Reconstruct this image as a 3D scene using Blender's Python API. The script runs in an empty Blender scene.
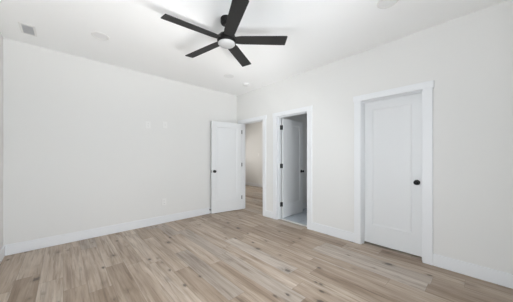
import bpy, bmesh, math
from mathutils import Vector, Matrix

C = bpy.context.scene.collection
SC = bpy.context.scene

# ---------------------------------------------------------------- dimensions (metres)
XR, YL = 3.167, 4.143          # faces of the right wall and of the left wall
XN, YB = -0.558, -0.30         # faces of the near wall and of the wall behind
H = 2.781                      # ceiling height
WT = 0.12                      # partition thickness
XP = XR + WT
HALL_X, HALL_Y = 6.10, 8.3
BATH_Y0, BATH_Y1, BATH_X = 1.45, 2.95, 5.1

# ---------------------------------------------------------------- camera
F_PX = 208.8
A = 0.8235
cam_d = bpy.data.cameras.new('camera')
cam = bpy.data.objects.new('camera', cam_d)
C.objects.link(cam)
cam.location = (0, 0, 1.26)
cam.rotation_euler = (math.pi / 2, 0, A - math.pi / 2)
cam_d.sensor_width = 36.0
cam_d.lens = 36.0 * F_PX / 513.0
cam_d.shift_y = 6.2 / 513.0
cam_d.clip_start = 0.02
SC.camera = cam

# ---------------------------------------------------------------- world, added area lamps, exposure
w = bpy.data.worlds.new('world')
SC.world = w
w.use_nodes = True
w.node_tree.nodes['Background'].inputs['Color'].default_value = (0.72, 0.84, 1.0, 1)
w.node_tree.nodes['Background'].inputs['Strength'].default_value = 0.6


def added_light(name, loc, rot, sx, sy, power, col):
    l = bpy.data.lights.new(name, 'AREA')
    l.shape = 'RECTANGLE'
    l.size = sx
    l.size_y = sy
    l.energy = power
    l.color = col
    o = bpy.data.objects.new(name, l)
    C.objects.link(o)
    o.location = loc
    o.rotation_euler = rot


# added area lamps: level ones outside unseen windows, low ones tilted up to brighten ceiling
added_light('window_daylight', (1.05, YB - 0.30, 1.30), (math.radians(90), 0, 0), 2.9, 2.0, 142, (0.90, 0.95, 1.0))
added_light('window_daylight', (XN - 0.30, 1.00, 1.30), (math.radians(90), 0, -math.pi / 2), 2.7, 2.0, 86, (0.90, 0.95, 1.0))
added_light('ground_light', (1.05, YB - 0.60, -0.05), (math.radians(152), 0, 0), 3.0, 0.9, 430, (1.0, 0.985, 0.97))  # added low lamp aimed up to lift the ceiling
added_light('ground_light', (XN - 0.60, 1.00, -0.05), (math.radians(150), 0, -math.pi / 2), 2.8, 0.9, 120, (1.0, 0.985, 0.97))
added_light('window_daylight', (4.9, HALL_Y + 0.30, 1.5), (math.radians(-90), 0, 0), 1.6, 1.6, 102, (1.0, 0.97, 0.93))  # lamp added to brighten the hall
added_light('window_daylight', (4.5, BATH_Y0 - 0.35, 1.55), (math.radians(90), 0, 0), 0.9, 1.1, 4, (0.90, 0.95, 1.0))  # weak lamp added to brighten the bathroom

vs = SC.view_settings
vs.view_transform = 'Standard'
vs.look = 'None'
vs.exposure = -0.02
vs.gamma = 1.0
vs.use_curve_mapping = False
SC.display_settings.display_device = 'sRGB'


# ---------------------------------------------------------------- materials
def srgb(r, g, b):
    def f(c):
        c /= 255.0
        return c / 12.92 if c <= 0.04045 else ((c + 0.055) / 1.055) ** 2.4
    return (f(r), f(g), f(b), 1)


def mat(name, col, rough=0.5, metal=0.0, spec=0.5, bump=0.0, bscale=200.0, emit=None, estr=0.0, vary=0.0):
    m = bpy.data.materials.new(name)
    m.use_nodes = True
    nt = m.node_tree
    b = nt.nodes['Principled BSDF']
    b.inputs['Base Color'].default_value = col
    b.inputs['Roughness'].default_value = rough
    b.inputs['Metallic'].default_value = metal
    b.inputs['Specular IOR Level'].default_value = spec
    tc = nt.nodes.new('ShaderNodeTexCoord')
    n = nt.nodes.new('ShaderNodeTexNoise')
    n.inputs['Scale'].default_value = bscale
    n.inputs['Detail'].default_value = 3
    nt.links.new(tc.outputs['Object'], n.inputs['Vector'])
    if bump:
        bp = nt.nodes.new('ShaderNodeBump')
        bp.inputs['Strength'].default_value = bump
        bp.inputs['Distance'].default_value = 0.002
        nt.links.new(n.outputs['Fac'], bp.inputs['Height'])
        nt.links.new(bp.outputs['Normal'], b.inputs['Normal'])
    if vary:
        r = nt.nodes.new('ShaderNodeValToRGB')
        r.color_ramp.elements[0].position = 0.3
        r.color_ramp.elements[1].position = 0.7
        r.color_ramp.elements[0].color = tuple(c * (1 - vary) for c in col[:3]) + (1,)
        r.color_ramp.elements[1].color = tuple(min(1, c * (1 + vary)) for c in col[:3]) + (1,)
        nt.links.new(n.outputs['Fac'], r.inputs['Fac'])
        nt.links.new(r.outputs['Color'], b.inputs['Base Color'])
    if emit:
        b.inputs['Emission Color'].default_value = emit
        b.inputs['Emission Strength'].default_value = estr
    return m


M = {}
M['wall'] = mat('wall_paint', srgb(230, 229, 226), 0.75, spec=0.25, bump=0.06, bscale=260)
M['ceiling'] = mat('ceiling_paint', srgb(250, 250, 249), 0.85, spec=0.2, bump=0.05, bscale=180)
M['trim'] = mat('trim_paint', srgb(235, 236, 237), 0.35, spec=0.4)
M['door'] = mat('door_paint', srgb(231, 232, 232), 0.38, spec=0.4)
M['bath_wall'] = mat('bathroom_paint', srgb(232, 230, 227), 0.8, spec=0.2)
M['black'] = mat('black_metal', srgb(26, 25, 25), 0.35, metal=0.6)
M['blade'] = mat('matt_black_blade', srgb(40, 39, 38), 0.6, spec=0.35, bump=0.1, bscale=60, vary=0.06)
M['steel'] = mat('satin_steel', srgb(150, 150, 150), 0.35, metal=0.9)
M['lens'] = mat('opal_lens', srgb(172, 172, 171), 0.8, spec=0.15)
M['diffuser'] = mat('downlight_diffuser', srgb(236, 236, 235), 0.8, spec=0.15)
M['plate'] = mat('white_plastic', srgb(236, 235, 232), 0.35)
M['slot'] = mat('socket_slot', srgb(70, 68, 66), 0.6)
M['vent'] = mat('painted_vent_metal', srgb(226, 226, 226), 0.5)
M['ventdark'] = mat('duct_metal', srgb(215, 215, 215), 0.7)
M['marble'] = mat('threshold_marble', srgb(235, 235, 232), 0.3, vary=0.03, bscale=14)
M['frame'] = mat('window_frame_vinyl', srgb(240, 240, 240), 0.4)


def glass_mat():
    m = bpy.data.materials.new('window_glass')
    m.use_nodes = True
    nt = m.node_tree
    nt.nodes.clear()
    o = nt.nodes.new('ShaderNodeOutputMaterial')
    mix = nt.nodes.new('ShaderNodeMixShader')
    t = nt.nodes.new('ShaderNodeBsdfTransparent')
    g = nt.nodes.new('ShaderNodeBsdfGlossy')
    g.inputs['Roughness'].default_value = 0.02
    fr = nt.nodes.new('ShaderNodeFresnel')
    fr.inputs['IOR'].default_value = 1.45
    nt.links.new(fr.outputs[0], mix.inputs[0])
    nt.links.new(t.outputs[0], mix.inputs[1])
    nt.links.new(g.outputs[0], mix.inputs[2])
    nt.links.new(mix.outputs[0], o.inputs[0])
    return m


M['glass'] = glass_mat()


class NT:
    """tiny helper for node maths"""
    def __init__(s, nt):
        s.nt = nt

    def m(s, op, a, b=None, c=None):
        n = s.nt.nodes.new('ShaderNodeMath')
        n.operation = op
        for i, v in enumerate((a, b, c)):
            if v is None:
                continue
            if isinstance(v, (int, float)):
                n.inputs[i].default_value = v
            else:
                s.nt.links.new(v, n.inputs[i])
        return n.outputs[0]

    def vec(s, x, y, z=0.0):
        n = s.nt.nodes.new('ShaderNodeCombineXYZ')
        for i, v in enumerate((x, y, z)):
            if isinstance(v, (int, float)):
                n.inputs[i].default_value = v
            else:
                s.nt.links.new(v, n.inputs[i])
        return n.outputs[0]

    def rnd(s, v):
        n = s.nt.nodes.new('ShaderNodeTexWhiteNoise')
        n.noise_dimensions = '3D'
        s.nt.links.new(v, n.inputs['Vector'])
        return n.outputs['Value']

    def noise(s, v, scale, detail=4, rough=0.55, dist=0.0):
        n = s.nt.nodes.new('ShaderNodeTexNoise')
        n.inputs['Scale'].default_value = scale
        n.inputs['Detail'].default_value = detail
        n.inputs['Roughness'].default_value = rough
        n.inputs['Distortion'].default_value = dist
        s.nt.links.new(v, n.inputs['Vector'])
        return n.outputs['Fac']

    def ramp(s, f, stops):
        n = s.nt.nodes.new('ShaderNodeValToRGB')
        e = n.color_ramp.elements
        while len(e) < len(stops):
            e.new(0.5)
        for el, (p, c) in zip(e, stops):
            el.position = p
            el.color = c
        s.nt.links.new(f, n.inputs['Fac'])
        return n.outputs['Color']

    def mix(s, f, a, b, mode='MIX'):
        n = s.nt.nodes.new('ShaderNodeMix')
        n.data_type = 'RGBA'
        n.blend_type = mode
        if isinstance(f, (int, float)):
            n.inputs[0].default_value = f
        else:
            s.nt.links.new(f, n.inputs[0])
        for i, v in ((6, a), (7, b)):
            if isinstance(v, tuple):
                n.inputs[i].default_value = v
            else:
                s.nt.links.new(v, n.inputs[i])
        return n.outputs[2]


def wood_floor():
    m = bpy.data.materials.new('oak_planks')
    m.use_nodes = True
    nt = m.node_tree
    b = nt.nodes['Principled BSDF']
    N = NT(nt)
    g = nt.nodes.new('ShaderNodeNewGeometry')
    sp = nt.nodes.new('ShaderNodeSeparateXYZ')
    nt.links.new(g.outputs['Position'], sp.inputs[0])
    x, y = sp.outputs[0], sp.outputs[1]
    PW, PL = 0.178, 1.22
    xs = N.m('DIVIDE', x, PW)
    row = N.m('FLOOR', xs)
    fx = N.m('FRACT', xs)
    off = N.rnd(N.vec(row, 3.7, 1.1))
    ys = N.m('ADD', N.m('DIVIDE', y, PL), N.m('MULTIPLY', off, 7.0))
    colm = N.m('FLOOR', ys)
    fy = N.m('FRACT', ys)
    r1 = N.rnd(N.vec(row, colm, 0.5))
    r2 = N.rnd(N.vec(row, colm, 9.5))
    shift = N.m('MULTIPLY', r1, 37.0)
    # long soft figure and fine grain, both running along the plank
    figure = N.noise(N.vec(N.m('ADD', N.m('MULTIPLY', x, 9.0), shift), N.m('ADD', N.m('MULTIPLY', y, 0.9), shift)), 1.0, 5, 0.6, 0.6)
    grain = N.noise(N.vec(N.m('ADD', N.m('MULTIPLY', x, 60.0), shift), N.m('MULTIPLY', y, 2.6)), 1.0, 4, 0.6, 0.3)
    tone = N.m('ADD', N.m('ADD', N.m('MULTIPLY', r1, 0.25), 0.03), N.m('MULTIPLY', figure, 0.69))
    base = N.ramp(tone, [(0.24, srgb(132, 111, 93)), (0.40, srgb(168, 149, 130)), (0.54, srgb(186, 168, 150)), (0.74, srgb(218, 206, 192))])
    grey = N.ramp(tone, [(0.1, srgb(168, 160, 152)), (0.9, srgb(212, 208, 203))])
    isg = N.m('GREATER_THAN', r2, 0.80)
    col = N.mix(N.m('MULTIPLY', isg, 0.38), base, grey)
    streak = N.noise(N.vec(N.m('ADD', N.m('MULTIPLY', x, 32.0), shift), N.m('ADD', N.m('MULTIPLY', y, 1.5), shift)), 1.0, 4, 0.6, 0.8)
    dk = N.ramp(streak, [(0.30, (0.55, 0.50, 0.46, 1)), (0.50, (0.94, 0.94, 0.94, 1)), (0.72, (1.06, 1.06, 1.06, 1))])
    col = N.mix(0.85, col, dk, 'MULTIPLY')
    gr = N.ramp(grain, [(0.3, (0.82, 0.80, 0.78, 1)), (0.6, (1, 1, 1, 1))])
    col = N.mix(0.9, col, gr, 'MULTIPLY')
    # knots: small dark spots drawn out along the grain
    wobx = N.m('MULTIPLY', N.m('SUBTRACT', N.noise(N.vec(N.m('MULTIPLY', x, 40.0), N.m('MULTIPLY', y, 16.0)), 1.0, 3), 0.5), 0.22)
    kf = None
    for sx_, sy_, lim, off_ in ((6.0, 3.6, 0.66, 0.0), (11.0, 6.0, 0.80, 4.3)):
        vo = nt.nodes.new('ShaderNodeTexVoronoi')
        vo.inputs['Scale'].default_value = 1.0
        nt.links.new(N.vec(N.m('ADD', N.m('MULTIPLY', x, sx_), off_), N.m('MULTIPLY', y, sy_)), vo.inputs['Vector'])
        kd = N.m('ADD', vo.outputs['Distance'], wobx)
        kn = N.ramp(kd, [(0.0, (1, 1, 1, 1)), (0.11, (0.9, 0.9, 0.9, 1)), (0.18, (0.3, 0.3, 0.3, 1)), (0.34, (0, 0, 0, 1))])
        spc = nt.nodes.new('ShaderNodeSeparateColor')
        nt.links.new(vo.outputs['Color'], spc.inputs[0])
        k1 = N.m('MULTIPLY', kn, N.m('GREATER_THAN', spc.outputs[0], lim))
        kf = k1 if kf is None else N.m('MAXIMUM', kf, k1)
    col = N.mix(N.m('MULTIPLY', kf, 0.8), col, srgb(58, 47, 40))
    # joints
    ex = N.m('MINIMUM', fx, N.m('SUBTRACT', 1.0, fx))
    ey = N.m('MINIMUM', fy, N.m('SUBTRACT', 1.0, fy))
    jx = N.m('LESS_THAN', ex, 0.010)
    jy = N.m('LESS_THAN', ey, 0.0016)
    j = N.m('MAXIMUM', jx, jy)
    col = N.mix(N.m('MULTIPLY', j, 0.35), col, srgb(84, 70, 58))
    nt.links.new(col, b.inputs['Base Color'])
    rg = N.m('ADD', 0.36, N.m('MULTIPLY', grain, 0.16))
    nt.links.new(rg, b.inputs['Roughness'])
    b.inputs['Specular IOR Level'].default_value = 0.45
    bp = nt.nodes.new('ShaderNodeBump')
    bp.inputs['Strength'].default_value = 0.15
    bp.inputs['Distance'].default_value = 0.002
    nt.links.new(N.m('SUBTRACT', grain, N.m('MULTIPLY', j, 0.8)), bp.inputs['Height'])
    nt.links.new(bp.outputs['Normal'], b.inputs['Normal'])
    return m


def tile_floor():
    m = bpy.data.materials.new('grey_tiles')
    m.use_nodes = True
    nt = m.node_tree
    b = nt.nodes['Principled BSDF']
    N = NT(nt)
    g = nt.nodes.new('ShaderNodeNewGeometry')
    br = nt.nodes.new('ShaderNodeTexBrick')
    br.inputs['Scale'].default_value = 1.0
    br.inputs['Brick Width'].default_value = 0.6
    br.inputs['Row Height'].default_value = 0.3
    br.inputs['Mortar Size'].default_value = 0.004
    br.inputs['Color1'].default_value = srgb(212, 218, 224)
    br.inputs['Color2'].default_value = srgb(202, 209, 216)
    br.inputs['Mortar'].default_value = srgb(165, 170, 175)
    nt.links.new(g.outputs['Position'], br.inputs['Vector'])
    n = N.noise(g.outputs['Position'], 3.0, 6, 0.6, 1.2)
    v = N.ramp(n, [(0.35, (0.78, 0.8, 0.83, 1)), (0.6, (1, 1, 1, 1))])
    nt.links.new(N.mix(0.8, br.outputs['Color'], v, 'MULTIPLY'), b.inputs['Base Color'])
    b.inputs['Roughness'].default_value = 0.3
    return m


M['wood'] = wood_floor()
M['tile'] = tile_floor()


# ---------------------------------------------------------------- mesh helpers
def bx(bm, x0, x1, y0, y1, z0, z1, mtx=None):
    vs_ = [bm.verts.new(v) for v in ((x0, y0, z0), (x1, y0, z0), (x1, y1, z0), (x0, y1, z0),
                                     (x0, y0, z1), (x1, y0, z1), (x1, y1, z1), (x0, y1, z1))]
    for f in ((0, 3, 2, 1), (4, 5, 6, 7), (0, 1, 5, 4), (1, 2, 6, 5), (2, 3, 7, 6), (3, 0, 4, 7)):
        bm.faces.new([vs_[i] for i in f])
    if mtx is not None:
        for v in vs_:
            v.co = mtx @ v.co
    return vs_


def lathe(bm, prof, seg=32, mtx=None, cap=True):
    """profile of (radius, height) turned about z"""
    rings = []
    for r, z in prof:
        if r < 1e-6:
            rings.append([bm.verts.new((0, 0, z))])
        else:
            rings.append([bm.verts.new((r * math.cos(2 * math.pi * k / seg), r * math.sin(2 * math.pi * k / seg), z)) for k in range(seg)])
    for a, b in zip(rings, rings[1:]):
        for k in range(seg):
            k2 = (k + 1) % seg
            if len(a) == 1 and len(b) == 1:
                continue
            if len(a) == 1:
                bm.faces.new((a[0], b[k2], b[k]))
            elif len(b) == 1:
                bm.faces.new((a[k], a[k2], b[0]))
            else:
                bm.faces.new((a[k], a[k2], b[k2], b[k]))
    if cap:
        for rg, flip in ((rings[0], True), (rings[-1], False)):
            if len(rg) > 1:
                bm.faces.new(list(reversed(rg)) if flip else rg)
    if mtx is not None:
        for rg in rings:
            for v in rg:
                v.co = mtx @ v.co


def obj(name, bm, m, parent=None, smooth=False, bevel=0.0, seg=2, loc=None):
    bmesh.ops.recalc_face_normals(bm, faces=bm.faces)
    me = bpy.data.meshes.new(name)
    bm.to_mesh(me)
    bm.free()
    me.materials.append(m)
    o = bpy.data.objects.new(name, me)
    C.objects.link(o)
    if parent is not None:
        o.parent = parent
    if loc is not None:
        o.location = loc
    if bevel:
        md = o.modifiers.new('bevel', 'BEVEL')
        md.width = bevel
        md.segments = seg
        md.limit_method = 'ANGLE'
    if smooth:
        for p in me.polygons:
            p.use_smooth = True
        me.set_sharp_from_angle(angle=math.radians(35))
    return o


def new():
    return bmesh.new()


def empty(name, loc=(0, 0, 0), rotz=0.0):
    o = bpy.data.objects.new(name, None)
    C.objects.link(o)
    o.location = loc
    o.rotation_euler = (0, 0, rotz)
    o.empty_display_size = 0.1
    return o


def tag(o, label, cat, group=None):
    o['label'] = label
    o['category'] = cat
    if group:
        o['group'] = group
    return o


def struct(o, label=None):
    o['kind'] = 'structure'
    if label:
        o['label'] = label
    return o


# ---------------------------------------------------------------- room shell
bm = new(); bx(bm, XN - WT, HALL_X + WT, YB - WT, HALL_Y + WT, -0.10, 0.0)
struct(obj('floor', bm, M['wood']), 'grey brown oak plank floor with dark knots')
bm = new(); bx(bm, XP, BATH_X, BATH_Y0, BATH_Y1, 0.0, 0.006)
struct(obj('floor_bathroom', bm, M['tile']), 'blue grey tile floor beyond the narrow doorway')
bm = new(); bx(bm, XN - WT, HALL_X + WT, YB - WT, HALL_Y + WT, H, H + 0.1)
struct(obj('ceiling', bm, M['ceiling']), 'flat white ceiling')


def wall_x(name, x0, x1, ya, yb, holes, m, label):
    """wall of constant X; holes = (y0, y1, z0, z1)"""
    b = new()
    y = ya
    for (h0, h1, z0, z1) in sorted(holes):
        bx(b, x0, x1, y, h0, 0, H)
        if z0 > 0:
            bx(b, x0, x1, h0, h1, 0, z0)
        bx(b, x0, x1, h0, h1, z1, H)
        y = h1
    bx(b, x0, x1, y, yb, 0, H)
    return struct(obj(name, b, m), label)


def wall_y(name, y0, y1, xa, xb, holes, m, label):
    b = new()
    x = xa
    for (h0, h1, z0, z1) in sorted(holes):
        bx(b, x, h0, y0, y1, 0, H)
        if z0 > 0:
            bx(b, h0, h1, y0, y1, 0, z0)
        bx(b, h0, h1, y0, y1, z1, H)
        x = h1
    bx(b, x, xb, y0, y1, 0, H)
    return struct(obj(name, b, m), label)


# clear door openings in the right wall: y0, y1 (inside the jambs)
D1 = (3.212, 3.962)     # to the hall
D2 = (2.097, 2.807)     # to the bathroom
D3 = (0.487, 1.184)     # closet
DH = 2.068              # clear height
JT = 0.018              # jamb thickness
holes = [(a - JT, b + JT, 0, DH + JT) for a, b in (D1, D2, D3)]
wall_x('wall_right', XR, XP, YB - WT, YL + WT, holes, M['wall'], 'off white wall with three doorways')
wall_y('wall_left', YL, YL + WT, XN - WT, XR, [], M['wall'], 'plain off white wall at the left')
W1 = (-0.05, 2.15, 0.42, 2.20)
W2 = (0.0, 2.05, 0.42, 2.20)
wall_y('wall_behind', YB - WT, YB, XN - WT, XR, [W1], M['wall'], 'off white wall with a window, behind the view')
wall_x('wall_near', XN - WT, XN, YB, YL, [W2], M['wall'], 'off white wall at the left edge')
# hall
wall_x('wall_hall_far', HALL_X, HALL_X + WT, 3.07, HALL_Y, [], M['wall'], 'off white hall wall seen through the open doorway')
wall_y('wall_hall_side', BATH_Y1, 3.07, XP, HALL_X + WT, [], M['wall'], 'partition between hall and bathroom')
WH = (4.2, 5.6, 0.8, 2.2)
wall_y('wall_hall_end', HALL_Y, HALL_Y + WT, XP - WT, HALL_X + WT, [WH], M['wall'], 'end wall of the hall with a window')
wall_x('wall_hall_near', XR, XP, YL + WT, HALL_Y, [], M['wall'], 'hall wall beyond the corner')
# bathroom
wall_x('wall_bathroom_far', BATH_X, BATH_X + 0.1, 1.35, BATH_Y1, [], M['bath_wall'], 'grey far wall of the bathroom')
WB = (4.15, 4.85, 1.0, 2.0)
wall_y('wall_bathroom_side', 1.35, BATH_Y0, XP, BATH_X, [WB], M['bath_wall'], 'side wall of the bathroom')
# closet
wall_x('wall_closet_far', XP + 0.6, XP + 0.7, 0.1, 1.35, [], M['wall'], 'back of the closet')
wall_y('wall_closet_side', 0.0, 0.1, XP, XP + 0.7, [], M['wall'], 'side of the closet')

# ---------------------------------------------------------------- baseboards
BH, BT = 0.14, 0.015


def board(name, segs, label):
    b = new()
    for (x0, x1, y0, y1) in segs:
        bx(b, x0, x1, y0, y1, 0.0005, BH)
    return struct(obj(name, b, M['trim'], bevel=0.004), label)


CW = 0.098   # casing width
board('baseboard_left', [(XN + BT, XR - BT, YL - BT, YL)], 'white baseboard along the left wall')
board('baseboard_near', [(XN, XN + BT, YB, YL)], 'white baseboard along the wall at the left edge')
board('baseboard_behind', [(XN + BT, XR - BT, YB, YB + BT)], 'white baseboard behind the view')
board('baseboard_right', [(XR - BT, XR, YB + BT, D3[0] - CW), (XR - BT, XR, D3[1] + CW, D2[0] - CW),
                          (XR - BT, XR, D2[1] + CW, D1[0] - CW), (XR - BT, XR, D1[1] + CW, YL)],
      'white baseboard along the right wall between the door casings')
board('baseboard_hall', [(HALL_X - BT, HALL_X, 3.07, HALL_Y)], 'white baseboard in the hall')
board('baseboard_hall_side', [(XP, HALL_X - BT, 3.07, 3.07 + BT)], 'white baseboard on the hall partition')
board('baseboard_bathroom', [(XP, BATH_X, BATH_Y1 - BT, BATH_Y1), (BATH_X - BT, BATH_X, BATH_Y0, BATH_Y1 - BT)],
      'white baseboard in the bathroom')


# ---------------------------------------------------------------- door casings and jambs
def doorway(n, D, label, stop_x):
    b = new()
    y0, y1 = D
    g = 0.005
    CT = 0.017
    bx(b, XR - CT, XR, y0 - CW, y0 - g, 0.0005, DH + g)
    bx(b, XR - CT, XR, y1 + g, y1 + CW, 0.0005, DH + g)
    bx(b, XR - CT - 0.004, XR, y0 - CW - 0.012, y1 + CW + 0.012, DH + g, DH + g + 0.080)
    # casing on the far side of the partition
    bx(b, XP, XP + CT, y0 - CW + 0.02, y0 - g, 0.0065, DH + g)
    bx(b, XP, XP + CT, y1 + g, y1 + CW, 0.0065, DH + g)
    bx(b, XP, XP + CT, y0 - CW + 0.02, y1 + CW, DH + g, DH + g + 0.088)
    t = struct(obj('trim_%d' % n, b, M['trim'], bevel=0.002), label)
    j = new()
    bx(j, XR, XP, y0 - JT, y0, 0.0005, DH)
    bx(j, XR, XP, y1, y1 + JT, 0.0005, DH)
    bx(j, XR, XP, y0 - JT, y1 + JT, DH, DH + JT)
    s0, s1 = stop_x
    bx(j, s0, s1, y0, y0 + 0.011, 0.0005, DH)
    bx(j, s0, s1, y1 - 0.011, y1, 0.0005, DH)
    bx(j, s0, s1, y0 + 0.011, y1 - 0.011, DH - 0.011, DH)
    obj('jamb', j, M['trim'], t, bevel=0.001)
    return t


doorway(1, D1, 'white flat casing round the hall doorway in the corner', (XR + 0.040, XR + 0.075))
doorway(2, D2, 'white flat casing round the bathroom doorway', (XP - 0.075, XP - 0.040))
doorway(3, D3, 'white flat casing round the closed closet door', (XP - 0.075, XP - 0.040))


def knob_profile():
    return [(0.032, 0.0), (0.033, 0.004), (0.031, 0.008), (0.014, 0.010), (0.012, 0.016), (0.012, 0.030), (0.016, 0.036),
            (0.024, 0.041), (0.0275, 0.048), (0.028, 0.056), (0.025, 0.063), (0.018, 0.067), (0.0, 0.068)]


def door(name, width, height, thick, loc, rotz, hinge_side, hinges, hmat, label, sides=(1, -1), z0=0.012):
    """leaf spans local x 0..width from the hinge, y 0..-thick (or +); the hinge knuckle is at the origin"""
    root = struct(empty(name, loc, rotz), label)
    st, tr, br_ = 0.112, 0.118, 0.27
    s = hinge_side
    ya, yb = (0, thick) if s > 0 else (-thick, 0)
    b = new()
    zt = z0 + height
    bx(b, 0, st, ya, yb, z0, zt)
    bx(b, width - st, width, ya, yb, z0, zt)
    bx(b, st, width - st, ya, yb, z0, z0 + br_)
    bx(b, st, width - st, ya, yb, zt - tr, zt)
    obj('door_frame', b, M['door'], root, bevel=0.0012)
    p = new()
    # recessed panel with a sloped moulding round it, the same on both faces
    q, d0, d1 = 0.018, 0.0015, 0.0090
    xa, xb, za, zb = st - 0.001, width - st + 0.001, z0 + br_ - 0.001, zt - tr + 0.001
    for yf, sg in ((yb, -1), (ya, 1)):
        o4 = [p.verts.new((x_, yf + sg * d0, z_)) for x_, z_ in ((xa, za), (xb, za), (xb, zb), (xa, zb))]
        i4 = [p.verts.new((x_, yf + sg * d1, z_)) for x_, z_ in ((xa + q, za + q), (xb - q, za + q), (xb - q, zb - q), (xa + q, zb - q))]
        for k in range(4):
            p.faces.new((o4[k], o4[(k + 1) % 4], i4[(k + 1) % 4], i4[k]))
        p.faces.new(i4)
        if sg == -1:
            keep = o4
        else:
            for k in range(4):
                p.faces.new((keep[k], keep[(k + 1) % 4], o4[(k + 1) % 4], o4[k]))
    obj('door_panel', p, M['door'], root, bevel=0.001)
    for sd in sides:
        k = new()
        yk = yb if sd > 0 else ya
        mt = Matrix.Translation((width - 0.062, yk, 0.945)) @ Matrix.Rotation(math.radians(-90 if sd > 0 else 90), 4, 'X')
        lathe(k, knob_profile(), 28, mt)
        o = obj('door_knob', k, M['black'], root, smooth=True)
        o['label'] = 'round black knob'
    for hz in hinges:
        b = new()
        lathe(b, [(0.0065, -0.045), (0.0065, 0.045)], 14, Matrix.Translation((-0.004, -0.004 * s, hz)))
        lathe(b, [(0.0, -0.050), (0.005, -0.047), (0.0065, -0.045)], 14, Matrix.Translation((-0.004, -0.004 * s, hz)), cap=False)
        lathe(b, [(0.0065, 0.045), (0.005, 0.048), (0.0, 0.051)], 14, Matrix.Translation((-0.004, -0.004 * s, hz)), cap=False)
        bx(b, -0.0015, 0.0, min(0, s * 0.030), max(0, s * 0.030), hz - 0.045, hz + 0.045)
        o = obj('hinge', b, hmat, root, smooth=True)
    # latch plate on the free edge
    b = new()
    bx(b, width, width + 0.0015, (ya + yb) / 2 - 0.012, (ya + yb) / 2 + 0.012, 0.945 - 0.028, 0.945 + 0.028)
    obj('latch_plate', b, M['black'], root)
    return root


HZ = (0.29, 1.08, 1.87)
DW1 = D1[1] - D1[0] - 0.006
# hall door, swung back into the room until it nearly meets the left wall
hinge1 = Vector((XR - 0.022, D1[1] - 0.002, 0))
free1 = Vector((2.41, 4.085, 0))
ang1 = math.atan2(free1.y - hinge1.y, free1.x - hinge1.x)
door('door_1', DW1, 2.05, 0.035, hinge1, ang1, 1, HZ, M['steel'], 'white one panel door standing open against the left wall')
# bathroom door, swung into the bathroom at a right angle to the wall
door('door_2', D2[1] - D2[0] - 0.006, 2.045, 0.035, (XP + 0.020, D2[1] - 0.003, 0), math.radians(0.5), -1, HZ, M['black'],
     'white one panel door standing open into the bathroom')
# closet door, closed; its leaf lies at the closet side of the jamb
door('door_3', D3[1] - D3[0] - 0.006, 2.035, 0.035, (XP, D3[1] - 0.003, 0), math.radians(-90), -1, (), M['steel'],
     'white one panel closet door, closed', sides=(-1,), z0=0.026)

# jamb leaves of the black hinges on the bathroom doorway
for hz in HZ:
    b = new()
    bx(b, XP - 0.034, XP + 0.001, D2[1] - 0.0015, D2[1], hz - 0.045, hz + 0.045)
    o = obj('hinge_leaf', b, M['black'], bpy.data.objects['trim_2'])
    o['label'] = 'black hinge leaf'
for hz in HZ:
    b = new()
    bx(b, XR, XR + 0.034, D1[1] - 0.0015, D1[1], hz - 0.045, hz + 0.045)
    obj('hinge_leaf', b, M['steel'], bpy.data.objects['trim_1'])

b = new(); bx(b, XP - 0.055, XP + 0.004, D2[0], D2[1], 0.0005, 0.011)
tag(obj('threshold', b, M['marble'], bevel=0.003), 'thin white threshold strip under the bathroom doorway', 'threshold')


# ---------------------------------------------------------------- unseen windows, added to let in light
def window(n, ax, face, a0, a1, z0, z1, out, label):
    root = struct(empty('window_%d' % n), label)
    f = new(); g = new()
    t = 0.045

    def B(bm_, u0, u1, v0, v1, w0, w1):
        p, q = sorted((face + out * v0, face + out * v1))
        if ax == 'y':
            bx(bm_, u0, u1, p, q, w0, w1)
        else:
            bx(bm_, p, q, u0, u1, w0, w1)
    for u0, u1, w0, w1 in ((a0, a0 + t, z0, z1), (a1 - t, a1, z0, z1), (a0 + t, a1 - t, z0, z0 + t), (a0 + t, a1 - t, z1 - t, z1),
                           (a0 + t, a1 - t, (z0 + z1) / 2 - 0.02, (z0 + z1) / 2 + 0.02)):
        B(f, u0, u1, 0.03, 0.09, w0, w1)
    obj('window_frame', f, M['frame'], root, bevel=0.002)
    B(g, a0 + t, a1 - t, 0.055, 0.06, z0 + t, z1 - t)
    obj('pane', g, M['glass'], root)
    c = new()
    w_ = 0.085
    B(c, a0 - w_, a0, -0.017, 0.0, z0, z1)
    B(c, a1, a1 + w_, -0.017, 0.0, z0, z1)
    B(c, a0 - w_ - 0.012, a1 + w_ + 0.012, -0.02, 0.0, z1, z1 + w_)
    B(c, a0 - w_, a1 + w_, -0.017, 0.0, z0 - 0.025 - w_, z0 - 0.025)
    B(c, a0 - w_ - 0.02, a1 + w_ + 0.02, -0.045, 0.0, z0 - 0.025, z0)
    B(c, a0, a1, 0.0, 0.03, z0 - 0.001, z0 + 0.012)
    obj('window_sill', c, M['trim'], root, bevel=0.002)


window(1, 'y', YB, W1[0], W1[1], W1[2], W1[3], -1, 'white framed window behind the view')
window(2, 'x', XN, W2[0], W2[1], W2[2], W2[3], -1, 'white framed window in the near wall')
window(3, 'y', HALL_Y, WH[0], WH[1], WH[2], WH[3], 1, 'white framed window at the end of the hall')

window(4, 'y', BATH_Y0, WB[0], WB[1], WB[2], WB[3], -1, 'small white framed bathroom window')

# ---------------------------------------------------------------- ceiling fan
FX, FY = 1.318, 1.905
ZB = 1.26 + 1.285        # blade plane
fan = tag(empty('ceiling_fan', (FX, FY, H)), 'black five blade ceiling fan with a round white light, hanging mid ceiling', 'ceiling fan')


def fz(z):
    return z - H


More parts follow.
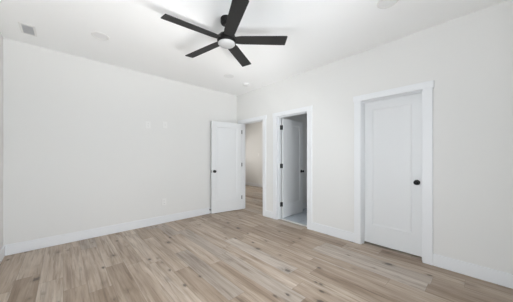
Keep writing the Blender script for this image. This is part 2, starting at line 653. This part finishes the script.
b = new()
lathe(b, [(0.0, 0.0), (0.066, 0.0), (0.066, -0.045), (0.060, -0.058), (0.030, -0.062), (0.0, -0.062)], 36)
obj('canopy', b, M['black'], fan, smooth=True)
b = new()
lathe(b, [(0.0, -0.060), (0.0145, -0.060), (0.0145, fz(ZB) + 0.055), (0.0, fz(ZB) + 0.055)], 20)
lathe(b, [(0.0, fz(ZB) + 0.075), (0.022, fz(ZB) + 0.072), (0.034, fz(ZB) + 0.052), (0.0, fz(ZB) + 0.050)], 24)
obj('downrod', b, M['black'], fan, smooth=True)
b = new()
z = fz(ZB)
lathe(b, [(0.0, z + 0.053), (0.050, z + 0.053), (0.088, z + 0.045), (0.100, z + 0.032), (0.103, z + 0.012), (0.103, z - 0.022),
          (0.098, z - 0.034), (0.093, z - 0.037), (0.0, z - 0.037)], 48)
obj('motor_housing', b, M['black'], fan, smooth=True)
b = new()
lathe(b, [(0.0, z - 0.036), (0.093, z - 0.036), (0.093, z - 0.042), (0.085, z - 0.051), (0.065, z - 0.059), (0.035, z - 0.063), (0.0, z - 0.065)], 48)
obj('light_lens', b, M['lens'], fan, smooth=True)['label'] = 'round white frosted lens'
PITCH = math.radians(-12)
for k in range(5):
    a = math.radians(-42 + 72 * k)
    R_ = Matrix.Rotation(a, 4, 'Z') @ Matrix.Translation((0, 0, z)) @ Matrix.Rotation(PITCH, 4, 'X')
    b = new()
    # outline of the blade: narrow at the housing, square cut at the tip
    pts = [(0.088, -0.046), (0.16, -0.058), (0.655, -0.066), (0.662, -0.060), (0.650, 0.062), (0.643, 0.066), (0.16, 0.058), (0.088, 0.046)]
    up = [b.verts.new((x, y, 0.004)) for x, y in pts]
    dn = [b.verts.new((x, y, -0.004)) for x, y in pts]
    b.faces.new(up)
    b.faces.new(list(reversed(dn)))
    for i in range(len(pts)):
        i2 = (i + 1) % len(pts)
        b.faces.new((up[i], dn[i], dn[i2], up[i2]))
    for v in b.verts:
        v.co = R_ @ v.co
    bl = obj('blade', b, M['blade'], fan, bevel=0.0015)
    b = new()
    bx(b, 0.075, 0.20, -0.030, 0.030, 0.004, 0.010, R_)
    for sx_, sy_ in ((0.14, -0.016), (0.14, 0.016), (0.185, 0.0)):
        lathe(b, [(0.006, 0.010), (0.006, 0.012), (0.0, 0.013)], 10, R_ @ Matrix.Translation((sx_, sy_, 0)))
    obj('blade_bracket', b, M['black'], bl)


# ---------------------------------------------------------------- ceiling fixtures
def downlight(loc, label):
    t = tag(empty('recessed_light', loc), label, 'ceiling light', 'recessed ceiling lights')
    b = new()
    lathe(b, [(0.078, -0.001), (0.094, 0.0), (0.094, -0.003), (0.090, -0.0065), (0.080, -0.008), (0.074, -0.005), (0.074, -0.001)], 40, cap=False)
    obj('trim_ring', b, M['plate'], t, smooth=True)
    b = new()
    lathe(b, [(0.0, -0.0005), (0.0745, -0.0005), (0.0745, -0.003), (0.0, -0.004)], 40)
    obj('lens', b, M['diffuser'], t, smooth=True)
    return t


downlight((0.345, 3.255, H), 'white round recessed light in the ceiling beside the air vent, above the left wall')
downlight((2.281, 3.225, H), 'small white recessed light in the ceiling near the far corner, beside the smoke detector')
downlight((2.33, 0.625, H), 'white recessed light at the top edge of the photo, right of the fan')

t = tag(empty('smoke_detector', (2.789, 3.332, H)), 'small round white smoke detector on the ceiling above the corner doorway', 'smoke detector')
b = new()
lathe(b, [(0.0, 0.0), (0.062, 0.0), (0.064, -0.006), (0.060, -0.010), (0.058, -0.026), (0.050, -0.036), (0.0, -0.038)], 36)
obj('detector_body', b, M['plate'], t, smooth=True)
b = new()
lathe(b, [(0.008, -0.037), (0.008, -0.040), (0.0, -0.041)], 14, Matrix.Translation((0.02, 0, 0)))
obj('test_button', b, M['vent'], t, smooth=True)

t = tag(empty('air_vent', (-0.305, 3.675, H)), 'rectangular grey slatted air vent in the ceiling near the left wall', 'air vent')
b = new()
vx, vy, vw = 0.068, 0.135, 0.022
bx(b, -vx, -vx + vw, -vy, vy, -0.006, 0)
bx(b, vx - vw, vx, -vy, vy, -0.006, 0)
bx(b, -vx + vw, vx - vw, -vy, -vy + vw, -0.006, 0)
bx(b, -vx + vw, vx - vw, vy - vw, vy, -0.006, 0)
obj('vent_frame', b, M['plate'], t, bevel=0.002)
b = new(); bx(b, -vx + vw, vx - vw, -vy + vw, vy - vw, -0.0012, -0.0002)
obj('backing', b, M['ventdark'], t)
b = new()
n = 11
for i in range(n):
    yy = -vy + vw + (i + 0.5) * (2 * (vy - vw)) / n
    bx(b, -vx + vw, vx - vw, -0.0065, 0.0065, -0.0006, 0.0006, Matrix.Translation((0, yy, -0.0055)) @ Matrix.Rotation(math.radians(32), 4, 'X'))
obj('grille', b, M['vent'], t)


# ---------------------------------------------------------------- wall plates
def plate(name, loc, rotz, w_, h_, kind, label, cat, group=None):
    """front of the plate faces local -y"""
    t = tag(empty(name, loc, rotz), label, cat, group)
    b = new(); bx(b, -w_ / 2, w_ / 2, -0.006, 0, -h_ / 2, h_ / 2)
    obj('cover_plate', b, M['plate'], t, bevel=0.002)
    if kind == 'outlet':
        for s in (1, -1):
            b = new(); bx(b, -0.017, 0.017, -0.008, -0.006, s * 0.0195 - 0.014, s * 0.0195 + 0.014)
            r = obj('socket', b, M['plate'], t, bevel=0.003)
            b = new()
            bx(b, -0.0085, -0.006, -0.0084, -0.0079, s * 0.0195 - 0.003, s * 0.0195 + 0.006)
            bx(b, 0.006, 0.0085, -0.0084, -0.0079, s * 0.0195 - 0.003, s * 0.0195 + 0.006)
            bx(b, -0.002, 0.002, -0.0084, -0.0079, s * 0.0195 - 0.010, s * 0.0195 - 0.006)
            obj('slots', b, M['slot'], r)
    elif kind == 'rocker':
        b = new(); bx(b, -0.0165, 0.0165, -0.009, -0.006, -0.033, 0.033)
        obj('rocker', b, M['plate'], t, bevel=0.002)
    elif kind == 'insert':
        b = new(); bx(b, -0.0165, 0.0165, -0.0075, -0.006, -0.0335, 0.0335)
        i_ = obj('insert', b, M['plate'], t, bevel=0.001)
        b = new(); lathe(b, [(0.005, 0), (0.005, 0.006), (0.003, 0.006), (0.003, 0.001)], 14, Matrix.Translation((0, -0.0075, 0)) @ Matrix.Rotation(math.pi / 2, 4, 'X'))
        obj('jack', b, M['steel'], i_)
    return t


plate('wall_outlet', (1.138, YL, 1.85), 0, 0.080, 0.125, 'outlet', 'white duplex outlet high on the left wall, left of the pair', 'outlet')
plate('cable_plate', (1.439, YL, 1.88), 0, 0.080, 0.125, 'insert', 'white cable plate high on the left wall, right of the pair', 'wall plate')
plate('wall_outlet', (1.42, YL, 0.40), 0, 0.080, 0.125, 'outlet', 'white duplex outlet low on the left wall above the baseboard', 'outlet')
plate('light_switch', (HALL_X, 6.46, 1.365), math.radians(-90), 0.078, 0.125, 'rocker', 'white light switch on the hall wall seen through the corner doorway', 'light switch')

t = tag(empty('door_stop', (2.405, YL - BT, 0.088)), 'small dark door stop on the left baseboard beside the open door', 'door stop')
b = new()
mt = Matrix.Rotation(math.pi / 2, 4, 'X')
lathe(b, [(0.013, 0.0), (0.013, 0.004), (0.006, 0.008), (0.005, 0.010), (0.005, 0.030), (0.0, 0.030)], 18, mt)
obj('stop_rod', b, M['black'], t, smooth=True)
b = new()
lathe(b, [(0.0, 0.029), (0.008, 0.029), (0.009, 0.033), (0.009, 0.040), (0.007, 0.043), (0.0, 0.043)], 18, mt)
obj('rubber_tip', b, M['slot'], t, smooth=True)
